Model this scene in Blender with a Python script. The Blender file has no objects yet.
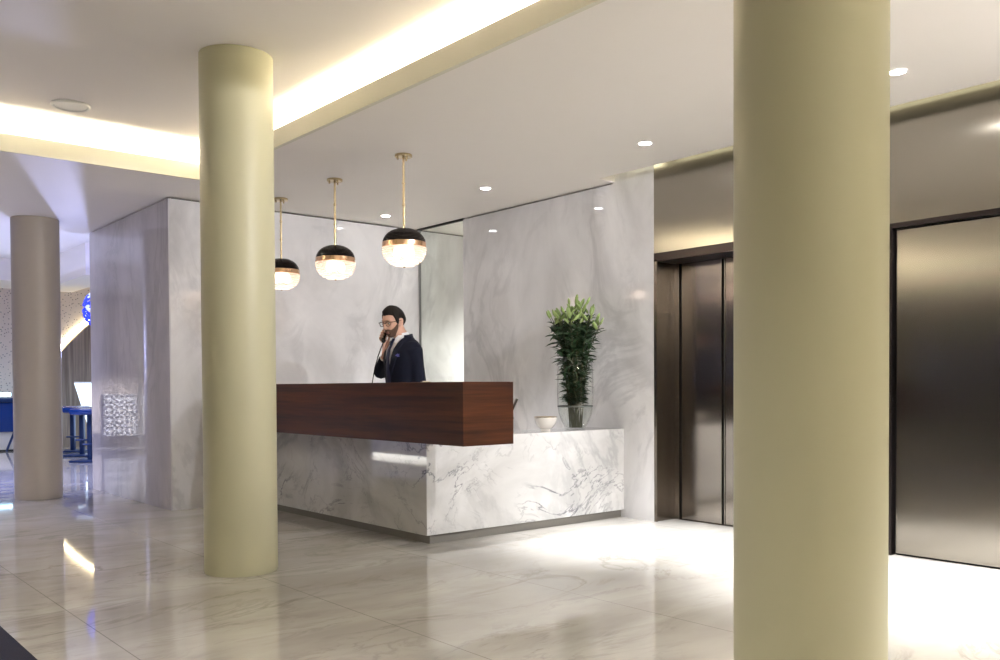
import bpy, bmesh, math, random
from mathutils import Vector, Matrix, Euler, noise as mnoise
R = math.radians; PI = math.pi
rnd = random.Random(7)
scene = bpy.context.scene
col = bpy.data.collections.new('lobby'); scene.collection.children.link(col)

# ------------------------------------------------------------------ helpers
class MB:
    """collects shapes in one bmesh and links them as one object"""
    def __init__(s): s.bm = bmesh.new()
    def box(s, x0, x1, y0, y1, z0, z1, bev=0, mat=None):
        vs = [s.bm.verts.new((x, y, z)) for x in (x0, x1) for y in (y0, y1) for z in (z0, z1)]
        fs = [(0,1,3,2),(4,6,7,5),(0,4,5,1),(2,3,7,6),(0,2,6,4),(1,5,7,3)]
        nf = [s.bm.faces.new([vs[i] for i in f]) for f in fs]
        if mat is not None:
            for v in vs: v.co = mat @ v.co
        if bev:
            es = list({e for f in nf for e in f.edges})
            bmesh.ops.bevel(s.bm, geom=es, offset=bev, segments=2, affect='EDGES', profile=.5)
        return s
    def rings(s, rings, closed=True, cap=True):
        """rings: list of lists of points, same count"""
        rv = [[s.bm.verts.new(p) for p in r] for r in rings]
        n = len(rv[0])
        for a, b in zip(rv, rv[1:]):
            for i in range(n if closed else n-1):
                j = (i+1) % n
                try: s.bm.faces.new((a[i], a[j], b[j], b[i]))
                except ValueError: pass
        if cap and closed:
            s.bm.faces.new(list(reversed(rv[0]))); s.bm.faces.new(rv[-1])
        return s
    def lathe(s, prof, n=48, c=(0,0,0), cap=True, closed_profile=False):
        rings = []
        for r, z in prof:
            r = max(r, 1e-4)
            rings.append([(c[0]+r*math.cos(2*PI*i/n), c[1]+r*math.sin(2*PI*i/n), c[2]+z) for i in range(n)])
        if closed_profile: rings.append(rings[0]); cap = False
        s.rings(rings, True, cap)
        if closed_profile: bmesh.ops.remove_doubles(s.bm, verts=s.bm.verts[:], dist=1e-6)
        return s
    def tube(s, pts, rad, n=10, cap=True, flat=None):
        pts = [Vector(p) for p in pts]
        if not hasattr(rad, '__len__'): rad = [rad]*len(pts)
        rings = []; up = None
        for i, p in enumerate(pts):
            d = (pts[min(i+1, len(pts)-1)] - pts[max(i-1, 0)]).normalized()
            if up is None:
                up = Vector((0,0,1)) if abs(d.z) < .9 else Vector((1,0,0))
            u = (up - d*up.dot(d)).normalized(); v = d.cross(u); up = u
            fl = flat or 1
            rings.append([p + (u*math.cos(2*PI*k/n) + v*math.sin(2*PI*k/n)*fl)*rad[i] for k in range(n)])
        s.rings(rings, True, cap); return s
    def ball(s, c, r, n=16, m=10, mat=None):
        if not hasattr(r, '__len__'): r = (r, r, r)
        rings = []
        for j in range(m+1):
            t = PI*j/m; q = max(math.sin(t), 1e-3)
            ring = []
            for i in range(n):
                a = 2*PI*i/n
                p = Vector((r[0]*q*math.cos(a), r[1]*q*math.sin(a), -r[2]*math.cos(t)))
                if mat: p = mat @ p
                ring.append(p + Vector(c))
            rings.append(ring)
        s.rings(rings); return s
    def poly(s, pts, off):
        """extrude planar polygon pts by vector off"""
        off = Vector(off)
        a = [s.bm.verts.new(p) for p in pts]; b = [s.bm.verts.new(Vector(p)+off) for p in pts]
        n = len(pts)
        s.bm.faces.new(list(reversed(a))); s.bm.faces.new(b)
        for i in range(n):
            j = (i+1) % n; s.bm.faces.new((a[i], a[j], b[j], b[i]))
        return s
    def build(s, name, mat, parent=None, smooth=True, angle=35):
        bmesh.ops.recalc_face_normals(s.bm, faces=s.bm.faces[:])
        me = bpy.data.meshes.new(name); s.bm.to_mesh(me); s.bm.free()
        o = bpy.data.objects.new(name, me); col.objects.link(o)
        if mat: me.materials.append(mat)
        if smooth:
            me.polygons.foreach_set('use_smooth', [True]*len(me.polygons))
            me.set_sharp_from_angle(angle=R(angle))
        if parent: o.parent = parent
        return o

def remesh(o, voxel, smooth=6, fac=.5):
    """fuse all shells of an object into one surface"""
    m = o.modifiers.new('r', 'REMESH'); m.mode = 'VOXEL'; m.voxel_size = voxel
    if smooth:
        m2 = o.modifiers.new('s', 'SMOOTH'); m2.iterations = smooth; m2.factor = fac
    dg = bpy.context.evaluated_depsgraph_get()
    me = bpy.data.meshes.new_from_object(o.evaluated_get(dg))
    o.modifiers.clear(); mats = [x for x in o.data.materials]
    old = o.data; o.data = me; bpy.data.meshes.remove(old)
    me.materials.clear()
    for x in mats: me.materials.append(x)
    me.polygons.foreach_set('use_smooth', [True]*len(me.polygons))
    return o

def tag(o, label=None, cat=None, group=None, kind=None):
    if label: o['label'] = label
    if cat: o['category'] = cat
    if group: o['group'] = group
    if kind: o['kind'] = kind
    return o
def empty(name, loc=(0,0,0), rz=0):
    o = bpy.data.objects.new(name, None); col.objects.link(o)
    o.location = loc; o.rotation_euler.z = rz; o.empty_display_size = .05
    return o
def copy_tree(o, parent=None):
    c = o.copy(); col.objects.link(c)
    if parent: c.parent = parent
    for ch in list(o.children): copy_tree(ch, c)
    return c
def struct(o): o['kind'] = 'structure'; return o

# ------------------------------------------------------------------ materials
def new_mat(name):
    m = bpy.data.materials.new(name); m.use_nodes = True
    nt = m.node_tree; b = nt.nodes['Principled BSDF']
    return m, nt, b
def N(nt, t, **kw):
    n = nt.nodes.new(t)
    for k, v in kw.items():
        if hasattr(n, k): setattr(n, k, v)
        else: n.inputs[k].default_value = v
    return n
def plain(name, c, rough=.5, metal=0, spec=.5, var=.06, scale=8, emit=None, es=0, bump=0):
    m, nt, b = new_mat(name)
    tc = N(nt, 'ShaderNodeTexCoord'); nz = N(nt, 'ShaderNodeTexNoise'); nz.inputs['Scale'].default_value = scale
    nz.inputs['Detail'].default_value = 4
    nt.links.new(tc.outputs['Object'], nz.inputs['Vector'])
    mx = N(nt, 'ShaderNodeMix', data_type='RGBA')
    mx.inputs[6].default_value = (*[x*(1-var) for x in c], 1); mx.inputs[7].default_value = (*[min(1, x*(1+var)) for x in c], 1)
    nt.links.new(nz.outputs['Fac'], mx.inputs[0]); nt.links.new(mx.outputs[2], b.inputs['Base Color'])
    b.inputs['Roughness'].default_value = rough; b.inputs['Metallic'].default_value = metal
    b.inputs['Specular IOR Level'].default_value = spec
    if emit: b.inputs['Emission Color'].default_value = (*emit, 1); b.inputs['Emission Strength'].default_value = es
    if bump:
        bp = N(nt, 'ShaderNodeBump'); bp.inputs['Strength'].default_value = bump; bp.inputs['Distance'].default_value = .002
        nt.links.new(nz.outputs['Fac'], bp.inputs['Height']); nt.links.new(bp.outputs[0], b.inputs['Normal'])
    return m
def marble(name, c0, c1, cv, scale=1.0, vein=.022, vstr=.8, rough=.06, stretch=(1,1,1), rot=(0,0,0), tile=None, spec=.5, cloud=1.2, v2=.5):
    m, nt, b = new_mat(name); L = nt.links.new
    tc = N(nt, 'ShaderNodeTexCoord'); mp = N(nt, 'ShaderNodeMapping')
    mp.inputs['Scale'].default_value = [scale*s for s in stretch]; mp.inputs['Rotation'].default_value = rot
    L(tc.outputs['Object'], mp.inputs['Vector'])
    def noise(sc, det, dist=0, off=None, rgh=.55):
        n = N(nt, 'ShaderNodeTexNoise'); n.inputs['Scale'].default_value = sc; n.inputs['Detail'].default_value = det
        n.inputs['Distortion'].default_value = dist; n.inputs['Roughness'].default_value = rgh
        if off:
            a = N(nt, 'ShaderNodeVectorMath', operation='ADD'); a.inputs[1].default_value = off
            L(mp.outputs[0], a.inputs[0]); L(a.outputs[0], n.inputs['Vector'])
        else: L(mp.outputs[0], n.inputs['Vector'])
        return n
    cl = noise(cloud, 8, .8)
    r0 = N(nt, 'ShaderNodeMapRange'); r0.inputs[1].default_value = .36; r0.inputs[2].default_value = .66; L(cl.outputs['Fac'], r0.inputs[0])
    base = N(nt, 'ShaderNodeMix', data_type='RGBA'); base.inputs[6].default_value = (*c0, 1); base.inputs[7].default_value = (*c1, 1)
    L(r0.outputs[0], base.inputs[0])
    def veins(sc, w, off, dist, strength, mlo, mhi):
        n = noise(sc, 9, dist, off, .6)
        s = N(nt, 'ShaderNodeMath', operation='SUBTRACT'); s.inputs[1].default_value = .5; L(n.outputs['Fac'], s.inputs[0])
        a = N(nt, 'ShaderNodeMath', operation='ABSOLUTE'); L(s.outputs[0], a.inputs[0])
        r = N(nt, 'ShaderNodeMapRange'); r.interpolation_type = 'SMOOTHSTEP'
        r.inputs[1].default_value = 0; r.inputs[2].default_value = w; r.inputs[3].default_value = 1; r.inputs[4].default_value = 0
        L(a.outputs[0], r.inputs[0])
        mk = noise(sc*.9, 3, 0, (off[0]+7.3, off[1]-3.1, off[2]+1.7))
        r2 = N(nt, 'ShaderNodeMapRange'); r2.inputs[1].default_value = mlo; r2.inputs[2].default_value = mhi; L(mk.outputs['Fac'], r2.inputs[0])
        mu = N(nt, 'ShaderNodeMath', operation='MULTIPLY'); L(r.outputs[0], mu.inputs[0]); L(r2.outputs[0], mu.inputs[1])
        m2 = N(nt, 'ShaderNodeMath', operation='MULTIPLY'); m2.inputs[1].default_value = strength; L(mu.outputs[0], m2.inputs[0])
        return m2
    out = base.outputs[2]
    for sc, w, off, dist, st, lo, hi in ((1.1, vein, (3.1,1.7,5.2), 1.2, vstr, .45, .62), (2.6, vein*1.3, (9.2,4.4,.7), .9, vstr*v2, .48, .62), (.7, vein*4, (1.9,8.8,2.2), 1.5, vstr*.35, .40, .6)):
        v = veins(sc, w, off, dist, st, lo, hi)
        mx = N(nt, 'ShaderNodeMix', data_type='RGBA'); L(v.outputs[0], mx.inputs[0]); L(out, mx.inputs[6]); mx.inputs[7].default_value = (*cv, 1)
        out = mx.outputs[2]
    if tile:
        sx, ox, sy, oy, w = tile
        sp = N(nt, 'ShaderNodeSeparateXYZ'); L(tc.outputs['Object'], sp.inputs[0])
        ms = []
        for k, (s_, o_) in enumerate(((sx, ox), (sy, oy))):
            a = N(nt, 'ShaderNodeMath', operation='SUBTRACT'); a.inputs[1].default_value = o_; L(sp.outputs[k], a.inputs[0])
            d = N(nt, 'ShaderNodeMath', operation='DIVIDE'); d.inputs[1].default_value = s_; L(a.outputs[0], d.inputs[0])
            f = N(nt, 'ShaderNodeMath', operation='FRACT'); L(d.outputs[0], f.inputs[0])
            l = N(nt, 'ShaderNodeMath', operation='LESS_THAN'); l.inputs[1].default_value = w/s_; L(f.outputs[0], l.inputs[0])
            ms.append(l)
        mm = N(nt, 'ShaderNodeMath', operation='MAXIMUM'); L(ms[0].outputs[0], mm.inputs[0]); L(ms[1].outputs[0], mm.inputs[1])
        k = N(nt, 'ShaderNodeMath', operation='MULTIPLY'); k.inputs[1].default_value = .55; L(mm.outputs[0], k.inputs[0])
        mx = N(nt, 'ShaderNodeMix', data_type='RGBA'); L(k.outputs[0], mx.inputs[0]); L(out, mx.inputs[6]); mx.inputs[7].default_value = (.12,.11,.1,1)
        out = mx.outputs[2]
    L(out, b.inputs['Base Color']); b.inputs['Roughness'].default_value = rough; b.inputs['Specular IOR Level'].default_value = spec
    return m
def wood(name, c0, c1, axis='Y', rough=.3, scale=1.0, coat=.0, spec=.5):
    m, nt, b = new_mat(name); L = nt.links.new
    tc = N(nt, 'ShaderNodeTexCoord'); mp = N(nt, 'ShaderNodeMapping')
    s = {'Y': (6, .5, 14), 'X': (.5, 6, 14), 'XY': (.55, .55, 14), 'Z': (14, 14, .5)}[axis]
    mp.inputs['Scale'].default_value = [scale*x for x in s]; L(tc.outputs['Object'], mp.inputs['Vector'])
    n = N(nt, 'ShaderNodeTexNoise'); n.inputs['Scale'].default_value = 1.3; n.inputs['Detail'].default_value = 9; n.inputs['Distortion'].default_value = .35
    L(mp.outputs[0], n.inputs['Vector'])
    n2 = N(nt, 'ShaderNodeTexNoise'); n2.inputs['Scale'].default_value = 6; n2.inputs['Detail'].default_value = 6; L(mp.outputs[0], n2.inputs['Vector'])
    ad = N(nt, 'ShaderNodeMath', operation='MULTIPLY_ADD'); ad.inputs[1].default_value = .35; L(n2.outputs['Fac'], ad.inputs[0]); L(n.outputs['Fac'], ad.inputs[2])
    r = N(nt, 'ShaderNodeMapRange'); r.inputs[1].default_value = .5; r.inputs[2].default_value = .85; L(ad.outputs[0], r.inputs[0])
    mx = N(nt, 'ShaderNodeMix', data_type='RGBA'); mx.inputs[6].default_value = (*c0, 1); mx.inputs[7].default_value = (*c1, 1)
    L(r.outputs[0], mx.inputs[0]); L(mx.outputs[2], b.inputs['Base Color'])
    b.inputs['Roughness'].default_value = rough; b.inputs['Specular IOR Level'].default_value = spec; b.inputs['Coat Weight'].default_value = coat; b.inputs['Coat Roughness'].default_value = .1
    return m
def steel(name, c, rough=.3, aniso=.8, rot=0.0):
    m, nt, b = new_mat(name); L = nt.links.new
    tc = N(nt, 'ShaderNodeTexCoord'); mp = N(nt, 'ShaderNodeMapping'); mp.inputs['Scale'].default_value = (3, 3, 260)
    L(tc.outputs['Object'], mp.inputs['Vector'])
    n = N(nt, 'ShaderNodeTexNoise'); n.inputs['Scale'].default_value = 2; n.inputs['Detail'].default_value = 3; L(mp.outputs[0], n.inputs['Vector'])
    mx = N(nt, 'ShaderNodeMix', data_type='RGBA'); mx.inputs[6].default_value = (*[x*.94 for x in c], 1); mx.inputs[7].default_value = (*[x*1.06 for x in c], 1)
    L(n.outputs['Fac'], mx.inputs[0]); L(mx.outputs[2], b.inputs['Base Color'])
    b.inputs['Metallic'].default_value = 1; b.inputs['Roughness'].default_value = rough; b.inputs['Anisotropic'].default_value = aniso
    b.inputs['Anisotropic Rotation'].default_value = rot
    tg = N(nt, 'ShaderNodeTangent', direction_type='RADIAL', axis='Z'); L(tg.outputs[0], b.inputs['Tangent'])
    return m
def glass(name, tint=(1,1,1), refl=1.0, ior=1.45):
    """clear pane: straight-through light plus a mirror reflection"""
    m, nt, b = new_mat(name); L = nt.links.new; nt.nodes.remove(b)
    out = nt.nodes['Material Output']
    t = N(nt, 'ShaderNodeBsdfTransparent'); t.inputs[0].default_value = (*tint, 1)
    g = N(nt, 'ShaderNodeBsdfGlossy'); g.inputs['Roughness'].default_value = .01
    f0 = ((ior-1)/(ior+1))**2*refl
    lw = N(nt, 'ShaderNodeLayerWeight'); lw.inputs['Blend'].default_value = .5
    pw = N(nt, 'ShaderNodeMath', operation='POWER'); pw.inputs[1].default_value = 5; L(lw.outputs['Facing'], pw.inputs[0])
    mu = N(nt, 'ShaderNodeMath', operation='MULTIPLY_ADD'); mu.inputs[1].default_value = refl-f0; mu.inputs[2].default_value = f0; mu.use_clamp = True; L(pw.outputs[0], mu.inputs[0])
    mx = N(nt, 'ShaderNodeMixShader'); L(mu.outputs[0], mx.inputs[0]); L(t.outputs[0], mx.inputs[1]); L(g.outputs[0], mx.inputs[2]); L(mx.outputs[0], out.inputs[0])
    return m
def glow(name, c, s):
    m, nt, b = new_mat(name); nt.nodes.remove(b)
    e = N(nt, 'ShaderNodeEmission'); e.inputs[0].default_value = (*c, 1); e.inputs[1].default_value = s
    nt.links.new(e.outputs[0], nt.nodes['Material Output'].inputs[0]); return m

M = {}
M['wall_marble'] = marble('wall_marble', (.56,.55,.555), (.84,.83,.84), (.32,.315,.335), scale=.95, vein=.05, vstr=.36, rough=.05, stretch=(1,1,.55), rot=(R(25),R(20),R(30)), cloud=1.0)
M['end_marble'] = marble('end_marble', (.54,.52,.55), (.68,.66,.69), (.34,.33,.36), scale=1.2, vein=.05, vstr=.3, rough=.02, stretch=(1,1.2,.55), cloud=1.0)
M['desk_marble'] = marble('desk_marble', (.50,.495,.48), (.75,.745,.73), (.12,.12,.14), scale=.95, vein=.013, vstr=.85, rough=.04, stretch=(1,1,1.2), rot=(R(35),R(-30),R(20)), cloud=1.2, v2=.45)
M['floor_marble'] = marble('floor_marble', (.465,.44,.395), (.60,.575,.53), (.25,.23,.20), scale=1.0, vein=.03, vstr=.58, rough=.045, stretch=(.6,1.5,1), rot=(0,0,R(-40)), tile=(1.066, 1.208, 40, -17.3, .005), cloud=1.3)
M['paint'] = plain('ceiling_paint', (.88,.835,.79), rough=.65, var=.015, scale=2, spec=.3)
M['cream'] = plain('cream_paint', (.47,.45,.305), rough=.42, var=.015, scale=2, spec=.35)
M['fascia'] = plain('fascia_paint', (.74,.71,.60), rough=.6, var=.01, scale=2, spec=.3)
M['dark'] = plain('dark_recess', (.03,.028,.025), rough=.7)
M['bronze'] = plain('dark_bronze', (.05,.04,.04), rough=.3, metal=.85)
M['steel'] = steel('brushed_steel', (.36,.335,.295), rough=.21, aniso=.85)
M['steel_door'] = steel('door_steel', (.37,.335,.30), rough=.18, aniso=.6)
M['steel_jamb'] = steel('jamb_steel', (.24,.205,.175), rough=.25, aniso=.7)
M['brass'] = plain('brass', (.62,.50,.30), rough=.25, metal=1)
M['copper'] = plain('copper', (.75,.48,.30), rough=.25, metal=1)
M['wood'] = wood('mahogany', (.020,.0055,.0025), (.076,.022,.0065), 'XY', rough=.38, coat=.0, spec=.25)
M['wall_wood'] = wood('bar_wood', (.16,.12,.09), (.34,.27,.21), 'Z', rough=.5)
M['glass'] = glass('partition_glass', (.955,.985,.97), 1.0, 1.5)
M['vase_glass'] = glass('vase_glass', (.975,.985,.98), 1.0, 1.5)
M['water'] = glass('vase_water', (.975,.98,.975), .6, 1.33)
M['black_lens'] = plain('black_lacquer', (.012,.008,.007), rough=.22)
M['white'] = plain('white_plastic', (.80,.80,.78), rough=.5, var=.01)
M['navy_carpet'] = plain('dark_mat', (.012,.011,.02), rough=.95, var=.5, scale=300, bump=.5, spec=.2)

# ------------------------------------------------------------------ dimensions taken from the photograph (metres)
ZC, ZU = 2.795, 3.05           # lower and raised ceiling
XR, YB, XB = 5.61, 8.045, 2.94  # lift wall, back wall, free end of the back wall
YBE = 10.40
CAMZ = 1.09

# ------------------------------------------------------------------ room shell
struct(MB().box(-4, 9, -5, 21, -.12, 0).build('floor', M['floor_marble'], smooth=False))
c = MB()
c.box(2.94, 5.42, -5, 5.17, ZC, ZC+.05)
c.box(2.94, 9, 5.17, 7.25, ZC, ZC+.05)
c.box(-4, 9, 7.25, 10.45, ZC, ZC+.05)
c.box(-4, 3.3, -5, 7.6, ZU, ZU+.08)
c.box(3.22, 3.30, -5, 7.6, ZC+.05, ZU)
c.box(-4, 3.30, 7.52, 7.6, ZC+.05, ZU)
c.box(5.30, 6.4, -5, 5.3, ZU+.02, ZU+.1)
c.box(5.30, 5.36, -5, 5.3, ZC+.05, ZU+.02)
c.box(5.42, 6.0, 5.17, 5.25, ZC+.05, ZU+.02)
c.box(-4, 9, 10.45, 10.55, ZC, 3.35)
struct(c.build('ceiling', M['paint'], smooth=False))
t = MB().box(2.925, 2.955, -5, 7.265, ZC-.001, 2.922)
struct(t.build('trim_1', M['fascia'], smooth=False))
t = MB().box(-4, 2.925, 7.235, 7.265, ZC-.001, 2.922)
struct(t.build('trim_2', M['fascia'], smooth=False))
# back wall: a marble-clad block whose free end looks at the bar
struct(MB().box(XB, 9, YB, YBE, 0, ZC-.014).build('wall_back', M['wall_marble'], smooth=False))
struct(MB().box(XB-.012, XB-.0005, YB+.0, YBE, 0, ZC-.014).build('wall_end', M['end_marble'], smooth=False))
struct(MB().box(XB+.04, 8.9, YB+.04, YBE-.04, ZC-.014, ZC).build('trim_3', M['dark'], smooth=False))
w = MB(); w.box(XR, 5.90, 4.745, 5.19, 0, ZU+.02); w.box(XR, 5.90, 5.19, 7.232, 0, ZC-.014)
struct(w.build('wall_right', M['wall_marble'], smooth=False))
struct(MB().box(XR+.04, 5.88, 5.25, 7.2, ZC-.014, ZC).build('trim_4', M['dark'], smooth=False))
# passage behind the glass
struct(MB().box(8.2, 8.3, 5.0, YB, 0, ZC).build('wall_passage', M['wall_marble'], smooth=False))
struct(MB().box(5.9, 8.3, 5.0, 5.1, 0, ZC).build('wall_passage_side', M['paint'], smooth=False))
# rest of the lobby behind the photographer
struct(MB().box(-4.1, -4, -5, 21, 0, 3.4).build('wall_left', plain('night_glass', (.025,.022,.022), rough=.12), smooth=False))
struct(MB().box(-4, 6.5, -5.1, -5, 0, 3.4).build('wall_front', plain('front_wall', (.12,.10,.085), rough=.4), smooth=False))
# glass pane closing the passage
gp = empty('glass_partition', (XR+.01, 7.6, 0))
tag(gp, 'clear frameless glass pane closing the gap between the two marble walls', 'glass partition')
MB().box(-.005, .005, -.366, .40, .004, ZC-.02).build('pane', M['glass'], gp, smooth=False)
MB().box(-.012, .012, -.366, .44, ZC-.02, ZC-.001).build('top_channel', M['dark'], gp, smooth=False)
MB().box(-.010, .010, .400, .42, .004, ZC-.02).build('edge_profile', plain('steel_profile', (.35,.36,.36), rough=.35, metal=.9), gp, smooth=False)

# ------------------------------------------------------------------ lift wall
# steel cladding around the lift openings
cl = MB()
cl.box(XR, XR+.22, 3.78, 4.744, 2.15, ZU+.018)
cl.box(XR, XR+.22, 2.815, 3.78, 0, ZU+.018)
cl.box(XR, XR+.22, .95, 2.815, 2.115, ZU+.018)
cl.box(XR, XR+.22, -4.99, .95, 0, ZU+.018)
tag(cl.build('steel_cladding', M['steel'], smooth=False), 'brushed steel wall cladding over and between the lift doors', 'wall panel', kind='thing')
lf = empty('elevator', (5.86, 4.26, 0))
tag(lf, 'recessed lift with narrow steel sliding doors beside the marble wall', 'elevator')
MB().box(-.25, .02, .472, .484, 0, 2.10).build('jamb', M['steel_jamb'], lf, smooth=False)
MB().box(-.25, .02, -.480, -.468, 0, 2.10).build('jamb', M['steel_jamb'], lf, smooth=False)
MB().box(-.252, -.242, .455, .4835, 0, 2.10).build('frame_edge', M['steel_jamb'], lf, smooth=False)
MB().box(-.252, .02, -.484, .484, 2.085, 2.15).build('frame_head', M['bronze'], lf, smooth=False)
MB().box(-.012, .03, .425, .472, 0, 2.085, bev=.002).build('door_post', M['steel_door'], lf, smooth=False)
MB().box(-.012, .03, -.468, -.425, 0, 2.085, bev=.002).build('door_post', M['steel_door'], lf, smooth=False)
MB().box(.02, .05, -.47, .47, 0, 2.085).build('shaft_panel', M['dark'], lf, smooth=False)
for s in (1, -1):
    d = MB(); a, b_ = sorted((s*.406, s*.0125)); d.box(.000, .019, a, b_, .006, 2.08, bev=.003)
    o = d.build('door_leaf', M['steel_door'], lf, smooth=False)
    e = MB().box(-.006, -.0003, *sorted((s*.0125, s*.020)), .008, 2.078).build('edge_strip', M['steel'], o, smooth=False)
MB().box(-.02, .02, -.425, .425, -.002, .004).build('sill', M['steel_jamb'], lf, smooth=False)
ld = empty('steel_door', (5.64, 1.88, 0))
tag(ld, 'wide flush brushed steel door in a thin dark frame behind the biggest column', 'door')
MB().box(0, .05, -.89, .897, .014, 2.072, bev=.002).build('door_leaf', M['steel'], ld, smooth=False)
f = MB(); f.box(-.032, .05, .912, .932, 0, 2.115); f.box(-.032, .05, -.93, -.905, 0, 2.115); f.box(-.032, .05, -.905, .912, 2.083, 2.115)
f.build('door_frame', M['bronze'], ld, smooth=False)
MB().box(.03, .06, -.905, .912, 0, 2.083).build('backing', M['dark'], ld, smooth=False)

# ------------------------------------------------------------------ columns
def column(x, y, r, h, label, paint='cream'):
    root = empty('column', (x, y, 0)); tag(root, label, 'column', kind='thing')
    MB().lathe([(r-.004, 0), (r-.004, .012), (r, .012), (r, h)], 96).build('shaft', M[paint], root)
    return root
M['shaded_cream'] = plain('shaded_cream_paint', (.37,.325,.275), rough=.42, var=.015, scale=2, spec=.35)  # cream column paint with the far column's shade mixed into the colour
column(2.277, 5.118, .2125, ZU-.002, 'round cream column in front of the left end of the reception desk')
column(2.33, 1.400, .2090, ZC-.002, 'biggest round cream column, cut by the frame, in front of the lifts')
column(2.285, 9.942, .2200, ZC-.002, 'round cream column near the blue-lit bar, painted in its shaded tone', 'shaded_cream')

# ------------------------------------------------------------------ reception desk
XM, YM, ZT = 3.602, 5.07, .738
dk = empty('reception_desk', (XM, YM, 0))
tag(dk, 'L-shaped white veined marble reception desk with a recessed dark plinth', 'reception desk')
b = MB()
L_ = XR-XM-.001; b.poly([(0,0,.066),(L_,0,.066),(L_,.42,.066),(.25,.42,.066),(.25,2.45,.066),(0,2.45,.066)], (0,0,ZT-.066))
b.build('marble_body', M['desk_marble'], dk, smooth=False)
b = MB(); b.box(.05, .22, .035, 2.40, 0, .066); b.box(.22, XR-XM-.001, .035, .38, 0, .066)
b.build('plinth', plain('grey_plinth', (.20,.19,.17), rough=.25), dk, smooth=False)
# timber counter hung on the marble front, running past its end
XW, YW = 3.25, 4.20
ct = empty('timber_counter', (XW, YW, ZT+.001))
tag(ct, 'long dark red-brown mahogany counter box resting on the marble desk', 'counter')
MB().box(0, .392, 0, 3.25, 0, .382, bev=.002).build('casing', M['wood'], ct, smooth=False)
MB().box(.03, .392, .03, 3.22, .382, .3835).build('top_inlay', M['wood'], ct, smooth=False)

# ------------------------------------------------------------------ lamps
DL = []
def make_downlight():
    root = empty('downlight')
    MB().lathe([(.052,0),(.055,-.004),(.044,-.006),(.041,.02),(.041,.03),(.052,.03)], 40, closed_profile=True).build('trim_ring', M['white'], root)
    MB().lathe([(.0425,-.003),(.0425,-.001)], 32).build('lens', glow('downlight_lens', (1,.97,.92), 40), root)
    return root
dl0 = make_downlight()
dl_lab = ['recessed round downlight above the stainless door beside the biggest column',
 'recessed round downlight in the ceiling in front of the narrow lift doors',
 'recessed starry downlight above the vase of lilies', 'small recessed downlight behind the nearest globe pendant by the glass pane']
dls = [(4.844,2.386),(4.881,4.207),(4.912,6.016),(4.922,7.60)]
POW = {'down': 330, 'behind': 240}
def spot(x, y, z, p, size=80, blend=.6, c=(1,.95,.88), rad=.035):
    l = bpy.data.lights.new('spot', 'SPOT'); l.energy = p; l.spot_size = R(size); l.spot_blend = blend; l.color = c; l.shadow_soft_size = rad
    o = bpy.data.objects.new('spot_light', l); col.objects.link(o); o.location = (x, y, z); return o
def area(loc, rot, sx, sy, p, c):
    l = bpy.data.lights.new('area', 'AREA'); l.shape = 'RECTANGLE'; l.size = sx; l.size_y = sy; l.energy = p; l.color = c
    o = bpy.data.objects.new('area_light', l); col.objects.link(o); o.location = loc; o.rotation_euler = rot; return o
def point(loc, p, c, rad=.05):
    l = bpy.data.lights.new('point', 'POINT'); l.energy = p; l.color = c; l.shadow_soft_size = rad
    o = bpy.data.objects.new('point_light', l); col.objects.link(o); o.location = loc; return o
for i, (x, y) in enumerate(dls):
    d = dl0 if i == 0 else copy_tree(dl0)
    d.location = (x, y, ZC); tag(d, dl_lab[i], 'downlight', 'recessed downlights in the lower ceiling')
    spot(x, y, ZC-.01, (900, 780, 420, 60)[i], (58, 52, 48, 44)[i], 1.0, (.96,.97,1))
for x, y, p in ((4.2, -1.4, 800), (4.2, -3.2, 500), (6.9, 6.9, 380), (.1, 2.1, 110), (4.844, .566, 420)):  # unseen fill spots added to brighten floor and passage; last continues the downlight row
    spot(x, y, ZC-.01, p, 125, .8, (1,.97,.93))

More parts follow.
